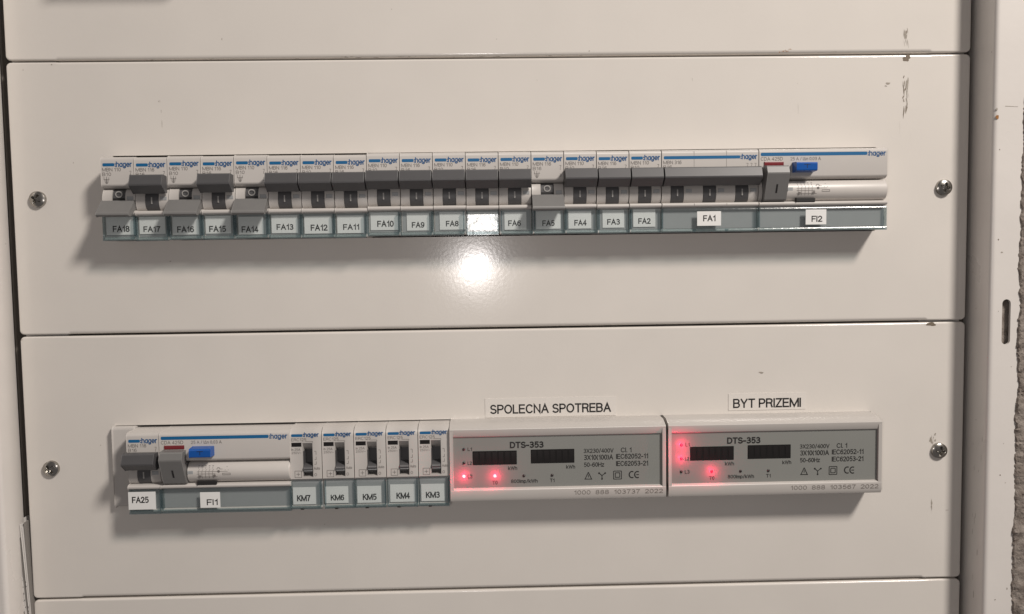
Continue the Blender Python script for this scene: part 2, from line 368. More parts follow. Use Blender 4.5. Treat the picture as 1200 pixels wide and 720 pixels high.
# rust chips and specks on the flange
def blob(cx, cz, rx, rz, p, seed, n=16, rough=0.35):
    rn = random.Random(seed); b = MB(); pts = []; ph = [rn.uniform(0, 6.3) for _ in range(3)]
    for i in range(n):
        a = 2*math.pi*i/n; k = 1-rough*(.5+.28*math.sin(2*a+ph[0])+.22*math.sin(3*a+ph[1])+.16*math.sin(5*a+ph[2]))-.12*rn.random()
        pts.append((cx+rx*k*math.cos(a), cz+rz*k*math.sin(a)))
    return b.flat(pts, p).mesh('fleck', solid=False, smooth=0)
for i, (x, y, rx, ry, m) in enumerate([(1161.5, 137.5, 2.2, 3.4, 'rust'), (1158, 128, 1.0, 2.0, 'scuff'), (1171.5, 175.5, .6, 1.1, 'chip'), (1170, 281, 1.1, 1.1, 'chip'), (1164, 102, .5, .6, 'scuff'),
                                       (1167.5, 114, .7, .5, 'chip'), (1174, 296, 1.6, 1.2, 'scuff'), (1160, 344, 1.4, 1.2, 'scuff'), (1172, 557, 1.0, 1.0, 'chip'), (1178, 566, .8, .7, 'scuff'), (1170, 365, .7, .7, 'scuff'),
                                       (1153, 669, .8, .9, 'chip'), (1166, 703, 1.2, 1.0, 'scuff'), (1180, 690, .9, 1.6, 'scuff'), (1185, 430, .7, .7, 'scuff'), (1176, 520, .6, .6, 'scuff')]):
    X, Z = at(x, y, FP)
    if X > 270.6: link('paint_fleck', blob(X, Z, rx*.46, ry*.46, FP+0.06, i), m, cabinet)
X, Z = at(1178, 125, FP); X1, _ = at(1193, 126, FP)
link('scratch', MB().flat([(X, Z), (X1, Z-0.3), (X1, Z-.1), (X, Z+.35)], FP+0.06).mesh('scratch', solid=False), 'scuff', cabinet)
# scuffs down the right side lip
rn = random.Random(4)
for i in range(26):
    z = rn.uniform(-165, -60) if i < 18 else rn.uniform(-60, 170); p0 = rn.uniform(5, 15.3); hh = rn.uniform(.6, 5.5) if i < 18 else rn.uniform(.3, .9); t = rn.uniform(.12, .4)
    b = MB(); vs_ = [b.v(268.14, p0, z), b.v(268.14, p0+t, z+hh*.2), b.v(268.14, p0+t*.8, z+hh), b.v(268.14, p0-t*.1, z+hh*.7)]
    b.bm.faces.new(vs_)
    link('scratch', b.mesh('scratch', solid=False, smooth=0), 'scuff' if i % 3 else 'frame', cabinet)

def wall_mesh():
    from mathutils import noise
    b = MB()
    for sx in (1, -1):
        xs = [0, .5, 1, 1.6, 2.3, 3.1, 4, 5, 6.2, 7.5, 9, 11, 13, 15.5, 18, 21, 25, 30, 36, 44, 55, 70, 90, 120]
        nz = 700; rows = []
        for j in range(nz+1):
            z = -H+2*H*j/nz
            e = 284.0+1.7*noise.noise((0, 7*sx, z*.045))+1.0*noise.noise((3, 1*sx, z*.22))+0.8*noise.noise((5, 2, z*.8))
            if z > 112: e += (z-112)*.05
            row = []
            for k, dx in enumerate(xs):
                x = e+dx*(410-e)/120
                q = Vector((x*.16, 0, z*.16)); fine = Vector((x*.7, 3, z*.7))
                p = FP+0.75+1.0*noise.noise(q)+0.55*noise.noise(fine)+.5*noise.noise(fine*2.3)+min(1.0, dx*.25)*.8
                if k == 0: p = FP+0.02
                row.append(b.v(sx*x, max(p, FP+.02), z))
            rows.append(row)
        for j in range(nz):
            for k in range(len(xs)-1):
                b.bm.faces.new((rows[j][k], rows[j][k+1], rows[j+1][k+1], rows[j+1][k]))
    b.bm.normal_update()
    for f_ in b.bm.faces:
        if f_.normal.y > 0: f_.normal_flip()
    return b.mesh('plaster_wall', solid=False, smooth=0.7)
wall = link('plaster_wall', wall_mesh(), 'plaster'); wall['kind'] = 'structure'
link('wall_core', MB().box(288.3, 410, -80, 15, -H, H).box(-410, -288.3, -80, 15, -H, H).box(272.6, 286.3, 6, 15.2, -H, H).mesh('wall_core'), 'plaster', wall)

# ------------------------------------------------------------------ cover panels
W2 = 266.1
def panel_mesh(z0, z1, hole):
    rad = 2.6; base = []
    def add(x, z, nx, nz, r_, deep): base.append((x, z, nx, nz, r_, deep))
    # outline counter-clockwise, starting at the bottom edge
    xs = [-W2+rad, -239.2, -238.0, 243.0, 244.2, W2-rad]
    for i, x in enumerate(xs):
        mid = 1 < i < 4
        add(x, z0, 0, -1, 1.9 if mid else 0.9, -15 if mid else -3.2)
    def corner(cx, cz, a0):
        for k in range(1, 6):
            a = math.radians(a0+90*k/6); add(cx+rad*math.cos(a), cz+rad*math.sin(a), math.cos(a), math.sin(a), 0.9, -3.2)
    corner(W2-rad, z0+rad, -90)
    add(W2, z0+rad, 1, 0, 0.9, -3.2); add(W2, z0+9, 1, 0, .9, -3.2); add(W2, z1-9, 1, 0, .9, -3.2); add(W2, z1-rad, 1, 0, 0.9, -3.2)
    corner(W2-rad, z1-rad, 0)
    for i, x in enumerate(reversed(xs)):
        mid = 1 < i < 4
        add(x, z1, 0, 1, 1.2 if mid else 0.9, -15 if mid else -3.2)
    corner(-W2+rad, z1-rad, 90)
    add(-W2, z1-rad, -1, 0, 0.9, -3.2); add(-W2, z1-9, -1, 0, .9, -3.2); add(-W2, z0+9, -1, 0, .9, -3.2); add(-W2, z0+rad, -1, 0, 0.9, -3.2)
    corner(-W2+rad, z0+rad, 180)
    b = MB(); rings = []
    K = 5
    for k in range(K+1):
        a = math.pi/2*k/K
        rings.append([b.v(x-nx*r_*(1-math.sin(a)), -r_*(1-math.cos(a)), z-nz*r_*(1-math.sin(a))) for x, z, nx, nz, r_, dp in base])
    rings.append([b.v(x, dp, z) for x, z, nx, nz, r_, dp in base])
    n = len(base)
    for k in range(len(rings)-1):
        for i in range(n): b.bm.faces.new((rings[k][i], rings[k][(i+1) % n], rings[k+1][(i+1) % n], rings[k+1][i]))
    edges = [b.bm.edges.get((rings[0][i], rings[0][(i+1) % n])) for i in range(n)]
    if hole:
        hv = [b.v(x, 0, z) for x, z in hole]; hb = [b.v(x, -1.6, z) for x, z in hole]; m_ = len(hole)
        edges += [b.bm.edges.new((hv[i], hv[(i+1) % m_])) for i in range(m_)]
        for i in range(m_): b.bm.faces.new((hv[i], hv[(i+1) % m_], hb[(i+1) % m_], hb[i]))
    bmesh.ops.triangle_fill(b.bm, use_beauty=True, edges=edges, normal=(0, -1, 0))
    me = b.mesh('plate', smooth=0.75)
    for f_ in me.polygons:
        if abs(f_.normal.y) > .9999: f_.use_smooth = False
    return me

def screw_mesh():
    b = MB(); n, m_ = 72, 22; R = 4.5; rings = []
    def h(x, z):
        q = math.hypot(x, z)/R
        base = 2.6*math.sqrt(max(0, 1-(q*.86)**2))+.15 if q < 1 else 0.2
        arm = min(abs(x), abs(z)); far = max(abs(x), abs(z))
        if far < 2.7:
            d = (0.62+0.25*(1-far/2.7)-arm)/.22
            k = max(0, min(1, d)); kk = max(0, min(1, (2.7-far)/.35))
            base -= 1.35*k*kk
        return base
    c = b.v(0, h(0, 0), 0)
    for k in range(1, m_+1):
        rr = R*k/m_
        rings.append([b.v(rr*math.cos(2*math.pi*i/n), h(rr*math.cos(2*math.pi*i/n), rr*math.sin(2*math.pi*i/n)), rr*math.sin(2*math.pi*i/n)) for i in range(n)])
    rings.append([b.v(R*math.cos(2*math.pi*i/n), -1.0, R*math.sin(2*math.pi*i/n)) for i in range(n)])
    for i in range(n): b.bm.faces.new((c, rings[0][i], rings[0][(i+1) % n]))
    for k in range(len(rings)-1):
        for i in range(n): b.bm.faces.new((rings[k][i], rings[k+1][i], rings[k+1][(i+1) % n], rings[k][(i+1) % n]))
    return b.mesh('screw', smooth=0.6)
SCREW = screw_mesh()

S1 = (-210.6, 213.2, 51.7, 98.5)
S2 = (-216.4, 212.2, -97.2, -51.2)
def hrect(s): return [(s[0], s[2]), (s[1], s[2]), (s[1], s[3]), (s[0], s[3])]
S0 = (-217, -153, 201, 247)
G = 0.55
def cover_panel(z0, z1, hole, label):
    zc = z0
    t = thing('cover_panel', label, 'panel', 0, 0, 0, 'cream cover panels of the cabinet')
    link('plate', panel_mesh(z0+G, z1-G, hole), 'paint', t)
    for sx in (-252.0, 251.8):
        s = link('screw', SCREW, 'zinc', t, (sx, 0, (z0+z1)/2+(0.2 if sx < 0 else .5)))
        s.rotation_euler.y = random.uniform(0, 1.5)
    return t
P1 = cover_panel(0, 150, hrect(S1), 'cream cover panel framing the long row of breakers tagged FA18 to FI2')
P2 = cover_panel(-150, 0, hrect(S2), 'cream cover panel framing the contactors and two meters, carrying two name stickers')
P0 = cover_panel(150, 300, hrect(S0), 'cream cover panel above the one holding the long breaker row')
P3 = cover_panel(-300, -150, None, 'cream cover panel below the one holding the meters')
# chips and scuffs in the paint
def marks(panel, lst, base):
    for i, (x, y, rx, ry, m, nn) in enumerate(lst):
        X, Z = at(x, y, 0.05)
        link('paint_chip' if m == 'chip' else 'scuff', blob(X, Z, rx*.475, ry*.475, 0.05+0.01*(i % 3), base+i, nn, .5), m, panel)
marks(P1, [(1062.5, 68.6, 6.3, 5.4, 'chip', 22), (1040.5, 98, 4.5, 1.6, 'scuff', 18), (1038, 101, 2.0, 1.0, 'scuff', 14), (1060, 97, 1.0, 3.6, 'scuff', 18), (1063.5, 102, .7, 7, 'scuff', 20), (1059, 118, 1.3, 2.6, 'scuff', 18), (1062, 117, .7, 3, 'scuff', 14),
           (1036.5, 184, 0.8, 1.0, 'chip', 10), (27, 82.3, .8, .8, 'scuff', 10), (60.5, 76, 1.4, 1.0, 'scuff', 10), (550, 346, .7, .7, 'scuff', 9), (186, 119, .6, 1.2, 'scuff', 9), (199.5, 306.5, 1.2, .9, 'scuff', 9), (86, 191, .8, .8, 'scuff', 9)], 50)
marks(P2, [(1091, 380.2, 10, 2.6, 'chip', 26), (1091, 516, 2.2, 5, 'scuff', 20), (1096, 509, 1.2, 2.2, 'scuff', 14), (892, 437, 3.5, 1.8, 'scuff', 20), (1092, 590, .8, 3.4, 'scuff', 12), (1110, 598, 2.5, .5, 'scuff', 12), (380.5, 614.5, .7, .6, 'scuff', 9), (118, 522, .9, .7, 'scuff', 9), (25.5, 398.5, 1.2, .8, 'scuff', 10)], 90)
lst = [(1060.5, 42, .9, 6, 'scuff', 18), (1062.5, 38, .8, 2.4, 'chip', 12), (1063, 50, .5, 5, 'scuff', 12), (690.5, 60, 1.4, .7, 'scuff', 12), (260, 46, .6, 2, 'scuff', 9), (459, 11, .6, .6, 'scuff', 9), (582, 46, .6, .6, 'scuff', 9)]
rn = random.Random(9)
marks(P0, lst, 130)
def sliver(panel, x, y, ln, wd, tilt, m):
    a = at(x, y, .05); c = at(x+tilt, y+ln, .05); t_ = wd*.475
    link('scratch', MB().flat([(a[0], a[1]), (a[0]+t_*.7, (2*a[1]+c[1])/3), (c[0]+t_*.3, c[1]), (c[0]-t_*.2, (a[1]+2*c[1])/3)], .06+.004*rn.random()).mesh('scratch', solid=False, smooth=0), m, panel)
for i in range(30): sliver(P1, 1058+rn.uniform(0, 7), 88+rn.uniform(0, 38), rn.uniform(3, 16), rn.uniform(.4, 1.3), rn.uniform(-1, 1.2), 'scuff' if i % 4 else 'chip')
for i in range(14): sliver(P0, 1058+rn.uniform(1, 6), 32+rn.uniform(0, 16), rn.uniform(3, 12), rn.uniform(.4, 1.2), rn.uniform(-.6, 1), 'scuff')
for x, y, ln in ((187, 117, 4), (188.5, 128, 5), (189.5, 140, 11), (811, 91, 5), (935, 120, 16), (934.5, 97, 2), (629, 93, 2), (1054, 140, 22), (1067, 150, 30)): sliver(P1, x, y, ln, .6, .4, 'scuff')
for i in range(12): sliver(P2, 1089+rn.uniform(0, 7), 508+rn.uniform(0, 10), rn.uniform(1.5, 7), rn.uniform(.5, 1.4), rn.uniform(-1, 1), 'scuff')
for i in range(5): sliver(P2, 1091+rn.uniform(-1, 2), 584+rn.uniform(0, 8), rn.uniform(3, 9), .7, rn.uniform(-1, .2), 'scuff')
X, Z = at(1162.6, 137.5, FP)
link('rust_spot', blob(269.9, Z, 1.0, 1.6, FP+.25, 77), 'rust', cabinet); link('rust_spot', blob(269.6, Z+4.2, .5, 1.0, FP+.2, 78), 'scuff', cabinet)
P0lip = []
for i in range(34):                                   # grime along the lower roll of the panel above
    x = rn.uniform(395, 690) if i < 26 else rn.uniform(160, 1000); y0 = 71.5-(x-60)*.0103-rn.uniform(0.2, 1.6)
    X, Z = at(x, y0, 0.0); r_ = 1.9; d = max(0.0, min(1.9, 150+G+r_-Z)); pp = -(r_-math.sqrt(max(0, r_*r_-d*d)))+.06
    link('scuff', blob(X, Z, rn.uniform(.3, 2.6), rn.uniform(.12, .3), pp, 300+i, 12, .6), 'chip' if i % 3 == 0 else 'scuff', P0)
for i in range(7):
    X, Z = at(918+rn.uniform(-10, 10), 60+rn.uniform(-3, 1.5), 0); link('rust_spot', blob(X, Z, rn.uniform(.4, 2.0), rn.uniform(.1, .35), .05+.004*i, 400+i, 12, .6), 'rust', P0)

# DIN rails behind the panels carry the devices
for z, l in ((224.2, 'steel mounting rail behind the cover panel above the breakers'), (74.2, 'steel mounting rail behind the long breaker row'), (-74.2, 'steel mounting rail behind the contactors and meters')):
    b = MB().prism([(-78.9, z-17.5), (-44, z-17.5), (-44, z+17.5), (-78.9, z+17.5)], -249, 249)
    tag(link('mounting_rail', b.mesh('mounting_rail'), 'rail'), l, 'rail', 'mounting rails inside the cabinet')

# ------------------------------------------------------------------ breakers
BACK = -43.9
def arc(pc, zc, rp, rz, a0, a1, n):
    return [(pc+rp*math.cos(math.radians(a0+(a1-a0)*k/n)), zc+rz*math.sin(math.radians(a0+(a1-a0)*k/n))) for k in range(n+1)]
UPPER = [(BACK, 22.0), (12.6, 22.0), (14.2, 21.5), (14.9, 20.6), (15.0, 19.6), (15.0, 7.2), (14.5, 6.4), (12.6, 5.4), (BACK, 5.4)]
LOWER = [(BACK, -6.5), (14.2, -6.5), (15.3, -6.8), (15.8, -7.5), (15.6, -8.4), (14.8, -9.0), (12.4, -9.2), (12.2, -20.4), (13.0, -21.4), (13.0, -22.0), (BACK, -22.0)]
def barrel_prof(p0, bulge, zt=5.0, zb=-6.4):
    zc, rz = (zt+zb)/2, (zt-zb)/2
    return [(BACK+4, zt)]+arc(p0, zc, bulge, rz, 90, -90, 12)+[(BACK+4, zb)]
BARREL = lambda z: 10.9+5.4*math.sqrt(max(0, 1-((z+.7)/5.7)**2))
def outer_edges(hw):
    return lambda e: all(abs(abs(v.co.x)-hw*MM) < 1e-6 for v in e.verts)
def body_mesh(hw, stems, seams):
    """housing: upper face, lower block and the cheeks beside the toggle slots"""
    b = MB(); b.prism(UPPER, -hw, hw)
    b.prism(LOWER, -hw, hw)
    xs = [-hw]+[e for s in stems for e in (s-3.55, s+3.55)]+[hw]
    for i in range(0, len(xs), 2): b.prism(barrel_prof(11.6, 3.0), xs[i]+.05, xs[i+1]-.05)
    b.bevel(0.28, 2, lambda e: all(abs(abs(v.co.x)-hw*MM) < .1*MM for v in e.verts))
    return b.mesh('housing', smooth=0.55)
def drum_mesh(stem, on):
    b = MB(); b.prism(barrel_prof(11.4 if on else 10.6, 3.5 if on else 3.2, 5.0, -6.3), stem-3.4, stem+3.4)
    return b.mesh('drum', smooth=.6)
ON = [(15.35, 11.6), (19.9, 12.0), (20.9, 11.6), (22.6, 6.9), (22.5, 6.1), (17.6, 2.2), (15.35, 2.6)]
OFF = [(14.0, -1.2), (15.8, -1.3), (22.6, -8.2), (22.9, -9.3), (21.8, -10.2), (19.8, -10.0), (14.2, -6.0)]
def bar_mesh(hw, on):
    return MB().prism(ON if on else OFF, -hw, hw).bevel(0.22, 2).mesh('toggle_bar', smooth=.6, hard=.45)
def cover_mesh(hw):
    """clear label cover: front plate leaning back at the foot, with thicker rims"""
    top = [(15.25-4*(1-math.cos(math.radians(q))), -11.6+4*math.sin(math.radians(q))) for q in (35, 31, 27, 23, 19, 15, 11, 7, 3)]
    return MB().prism(top+[(15.22, -11.8), (14.68, -22.2), (13.9, -22.2), (13.9, -9.3)], -hw, hw).mesh('clear_cover', smooth=.6, hard=.35)
def rim_mesh(hw, seams=()):
    b = MB()
    low = [(15.35-3.2*(1-math.cos(math.radians(q))), -22.3+3.2*math.sin(math.radians(q))) for q in (34, 30, 26, 22, 18, 14, 10, 6, 0)]
    b.prism(low+[(15.3, -22.6), (13.2, -22.6), (13.2, -22.3), (14.2, -22.25)], -hw, hw)
    b.box(-hw, -hw+.55, 12.3, 15.0, -20.4, -9.6); b.box(hw-.55, hw, 12.3, 15.0, -20.4, -9.6)
    for s in seams: b.box(s-.9, s+.9, 14.95, 15.35, -22.3, -20.9)
    return b.mesh('cover_rim', smooth=.5, hard=.4)
def stem_mark(stem, on):
    b = MB()
    if on: b.box(stem-.33, stem+.33, 14.3, 14.98, -2.9, .6)
    else:
        b.ring(stem, 2.1, 1.75, 1.25, 13.95, 22, 1.1)
    return b.mesh('position_mark', solid=on, smooth=.5)
def symbol_mesh(x):
    b = MB(); p = 15.06
    for i, zz in enumerate((9.9, 9.2, 8.5, 7.9)): b.line(x-1.5+i*.3, zz, x+1.5-i*.3, zz, .28, p)
    b.line(x, 11.4, x, 7.6, .25, p); b.line(x-1.3, 11.2, x-1.3, 10, .22, p); b.line(x+1.2, 11, x+1.2, 10.1, .22, p)
    return b.mesh('symbol', solid=False, smooth=0)
def pole_print(x):
    b = MB(); p = 15.06
    b.line(x-.5, 14.2, x+.4, 14.2, .2, p); b.line(x+.4, 14.2, x-.1, 12.6, .2, p); b.line(x-.1, 12.6, x-.1, 11.8, .2, p)
    return b.mesh('pole_symbol', solid=False, smooth=0)

def name_tag(root, txt, xa, xb, za, zb, p, tx, tz, rot=0.0, lean=0.05):
    """paper tag with printed name; xa..xb, za..zb in the device's own mm"""
    b = MB().extrude([(xa, za), (xb, za), (xb, zb), (xa, zb)], p-.12, p)
    o = link('name_tag', b.mesh('name_tag', smooth=0), 'paper', root)
    lettering(o, txt, tx[0], tx[1], tz[0], tz[1], p+.04, 'black', 0.05, rot=rot)
    return o

def breaker(txt, xc, zc, on, kind, curve, lab, tag_px, tx_px, outside=False, yaw=0.0, poles=1):
    hw = 17.6*poles/2-.15
    t = thing('circuit_breaker', lab, 'breaker', xc, 0, zc, 'circuit breakers')
    stems = [(-(poles-1)/2+i)*17.6-.2 for i in range(poles)]
    link('housing', cached(('hb', poles), lambda: body_mesh(hw, stems, None)), 'body', t)
    hb = t.children[0]
    lw = -hw+.15
    # print on the face
    link('brand_bar', cached(('bb', poles), lambda: MB().flat(rrect(-hw+1.05, hw-10.0, 16.85, 18.5, .5, 3), 15.05).mesh('brand_bar', solid=False, smooth=0)), 'blue', hb)
    lettering(hb, ':hager', hw-9.8, hw-.75, 15.7, 19.4, 15.06, 'blue2', .045, 'brand_lettering')
    lettering(hb, 'MBN %s' % kind, -hw+.75, -hw+10.6, 14.2, 16.1, 15.05, 'print', 0, 'type_lettering')
    lettering(hb, curve, -hw+.75, -hw+5.4, 11.8, 13.6, 15.05, 'print', 0, 'rating_lettering')
    if not on: link('symbol', cached(('sy',), lambda: symbol_mesh(-hw+2.9)), 'print', hb)
    for i in range(poles): link('pole_symbol', cached(('ps', poles, i), lambda: pole_print(hw-1.7-2.2*i)), 'print', hb)
    if not on: lettering(hb, '3', hw-2.2, hw-1.2, 8.2, 9.8, 15.05, 'print', 0, 'pole_lettering')
    for s in [(-(poles-1)/2+i+.5)*17.6 for i in range(poles-1)]:
        link('seam', cached(('seam', s), lambda: MB().line(s, 21.2, s, 6.5, .16, 15.04).line(s, -7.0, s, -8.3, .16, 15.83).mesh('seam', solid=False, smooth=0)), 'print', hb)
    # toggle
    tg = link('toggle', cached(('bar', poles, on), lambda: bar_mesh(hw-.15, on)), 'toggle' if on else 'rocker', t)
    for s in stems:
        link('drum', cached(('drum', s, on), lambda: drum_mesh(s, on)), 'toggle', tg)
        link('position_mark', cached(('pm', s, on), lambda: stem_mark(s, on)), 'mark', tg)
        if not on: link('toggle_gap', cached(('gap', s), lambda: MB().box(s-3.3, s+3.3, 13.2, 13.9, -1.6, .1).mesh('toggle_gap')), 'slot', tg)
        link('indicator_window', cached(('iw', s), lambda: MB().box(s+4.6, s+7.9, 13.9, 14.72, -1.1, .9).bevel(.15, 1).mesh('indicator_window')), 'holder', t)
    # label holder, tag, cover
    link('label_holder', cached(('lh', poles), lambda: MB().box(-hw+.5, hw-.5, 12.25, 12.45, -20.3, -9.3).mesh('label_holder')), 'holder', t)
    xa, xb, dz0, dz1 = tag_px
    p = 15.42 if outside else 12.85
    name_tag(t, txt, xa, xb, dz0, dz1, p, (tx_px[0], tx_px[1]), (tx_px[2], tx_px[3]))
    cv = link('clear_cover', cached(('cv', poles), lambda: cover_mesh(hw-.15)), 'clear', t)
    cv.rotation_euler.z = yaw
    link('cover_rim', cached(('rm', poles), lambda: rim_mesh(hw-.1, [(-(poles-1)/2+i+.5)*17.6 for i in range(poles-1)])), 'rim', cv)
    return t

X0 = -210.07
# name, on, tag x0,x1 / y0,y1 (px), text x0,x1 / y0,y1 (px)
ROW = [('FA18', 0, 122, 159, 255, 275, 132, 152, 265, 272), ('FA17', 1, 160.5, 194, 253, 275, 168, 188, 265.5, 272), ('FA16', 0, 200.5, 233, 254, 275.5, 207.5, 227.5, 265.5, 272.5), ('FA15', 1, 238.5, 271, 253, 274, 245, 265, 265, 272),
       ('FA14', 0, 276.5, 309, 253, 276, 283, 303, 265.5, 272.5), ('FA13', 1, 315.5, 349, 253, 273, 324, 344, 263, 269.5), ('FA12', 1, 356, 389, 253, 274, 364, 384, 263.5, 270.5), ('FA11', 1, 395, 426.5, 253, 273, 402, 421, 263, 269.5),
       ('FA10', 1, 434, 467, 250, 269, 442, 461.5, 259, 266), ('FA9', 1, 476.5, 503, 250, 270, 482.5, 497.5, 260.5, 267), ('FA8', 1, 515, 545.5, 249, 269, 522.5, 537.5, 259, 265.5), ('FA7', 1, 548.5, 583, 249, 269, 558, 573, 259, 265.5),
       ('FA6', 1, 591, 617, 249, 269, 595.5, 610.5, 258.5, 265), ('FA5', 0, 628, 657, 248, 268, 635.5, 650, 258.5, 265), ('FA4', 1, 666, 693, 248, 267.5, 673, 687.5, 258, 264.5), ('FA3', 1, 706, 731.5, 247, 266.5, 711.5, 726.5, 257, 263.5),
       ('FA2', 1, 742, 768, 246, 265.5, 748, 762.5, 256, 262.5)]
ZC = [74.0, 73.7, 74.1, 73.9, 74.2, 73.9, 73.9, 73.8, 74.5, 74.4, 74.5, 74.3, 74.4, 74.35, 74.4, 74.2, 74.3]
yr = random.Random(3)
for i, (nm, on, a, b_, y0, y1, ta, tb, ty0, ty1) in enumerate(ROW):
    xc = X0+17.6*(i+.5); zc = ZC[i]
    p = 12.85
    xa, zb = at(a, y0, p); xb, za = at(b_, y1, p); t0, tz1 = at(ta, ty0, p); t1, tz0 = at(tb, ty1, p)
    ym = 0.5*(za+zb); h2 = 4.75
    za, zb = ym-h2, ym+h2
    k16 = nm in ('FA17', 'FA15', 'FA13', 'FA11', 'FA9', 'FA7', 'FA5', 'FA3')
    lab = 'single circuit breaker with paper tag %s, its %s' % (nm, 'grey toggle flipped up' if on else 'toggle flipped down and the O showing')
    yaw = -0.012 if nm == 'FA7' else (-.055 if i < 11 else .055)*yr.uniform(.7, 1.2)
    breaker(nm, xc, zc, bool(on), '116' if k16 else '110', 'B16' if k16 else 'B10', lab,
            (max(xa-xc, -8.1), min(xb-xc, 8.1), max(za-zc, -20.3), min(zb-zc, -9.6)), (t0-xc, t1-xc, tz0-zc, tz1-zc), yaw=yaw)
xc = X0+17.6*18.5; zc = 74.3
xa, zb = at(817, 248, 15.4); xb, za = at(845, 264.5, 15.4); t0, tz1 = at(824, 252.5, 15.4); t1, tz0 = at(838.5, 259.5, 15.4)
breaker('FA1', xc, zc, True, '316', 'B16', 'wide three-pole breaker with paper tag FA1 and one long toggle bar', (xa-xc, xb-xc, za-zc, zb-zc), (t0-xc, t1-xc, tz0-zc, tz1-zc), True, 0.0, 3)

# ------------------------------------------------------------------ residual current devices (four modules)
RHW = 35.1
def rcd_body():
    b = MB(); b.prism(UPPER, -RHW, RHW); b.prism(LOWER, -RHW, RHW)
    b.bevel(0.28, 2, lambda e: all(abs(abs(v.co.x)-RHW*MM) < .1*MM for v in e.verts))
    return b.mesh('housing', smooth=.55)
def diagram():
    b = MB(); P = lambda z: BARREL(z)+.06
    for k in range(5):
        x = -14.2+k*1.9
        for z0, z1 in ((2.8, 1.9), (1.6, .6), (.3, -1.0), (-1.0, -2.4), (-2.4, -3.4)):
            b.line(x+(.5 if z0 == 1.6 else 0), z0, x, z1, .2, P)
        b.ring(x, 3.2, .38, .2, BARREL(3.2)+.12, 10)
    for z, xa, xb in ((.3, -15, 1.6), (-.9, -15, -5), (-2.6, -15, -4)): 
        b.line(xa, z+.09, xb, z+.09, .2, P)
    for x, z in ((-13.4, -2.1), (-5.6, -1.9), (-3.3, .4)):
        b.ring(x, z, .75, 0.05, BARREL(z)+.1, 10)
    b.ring(-3.4, 1.6, 1.0, .75, BARREL(1.6)+.1, 14); b.line(-2.2, 1.6, -1.2, 1.6, .2, P)
    b.line(1.0, 2.9, 1.9, .9, .22, P); b.line(1.0, 2.9, .1, .9, .22, P); b.line(-1.2, -.6, 3.0, -.6, .25, P); b.line(-1.0, -1.5, 3.0, -1.5, .25, P)
    b.line(-1.2, -.6, -1.2, -1.6, .2, P); b.line(3.0, -.5, 3.0, -1.6, .2, P)
    return b.mesh('circuit_diagram', solid=False, smooth=0)
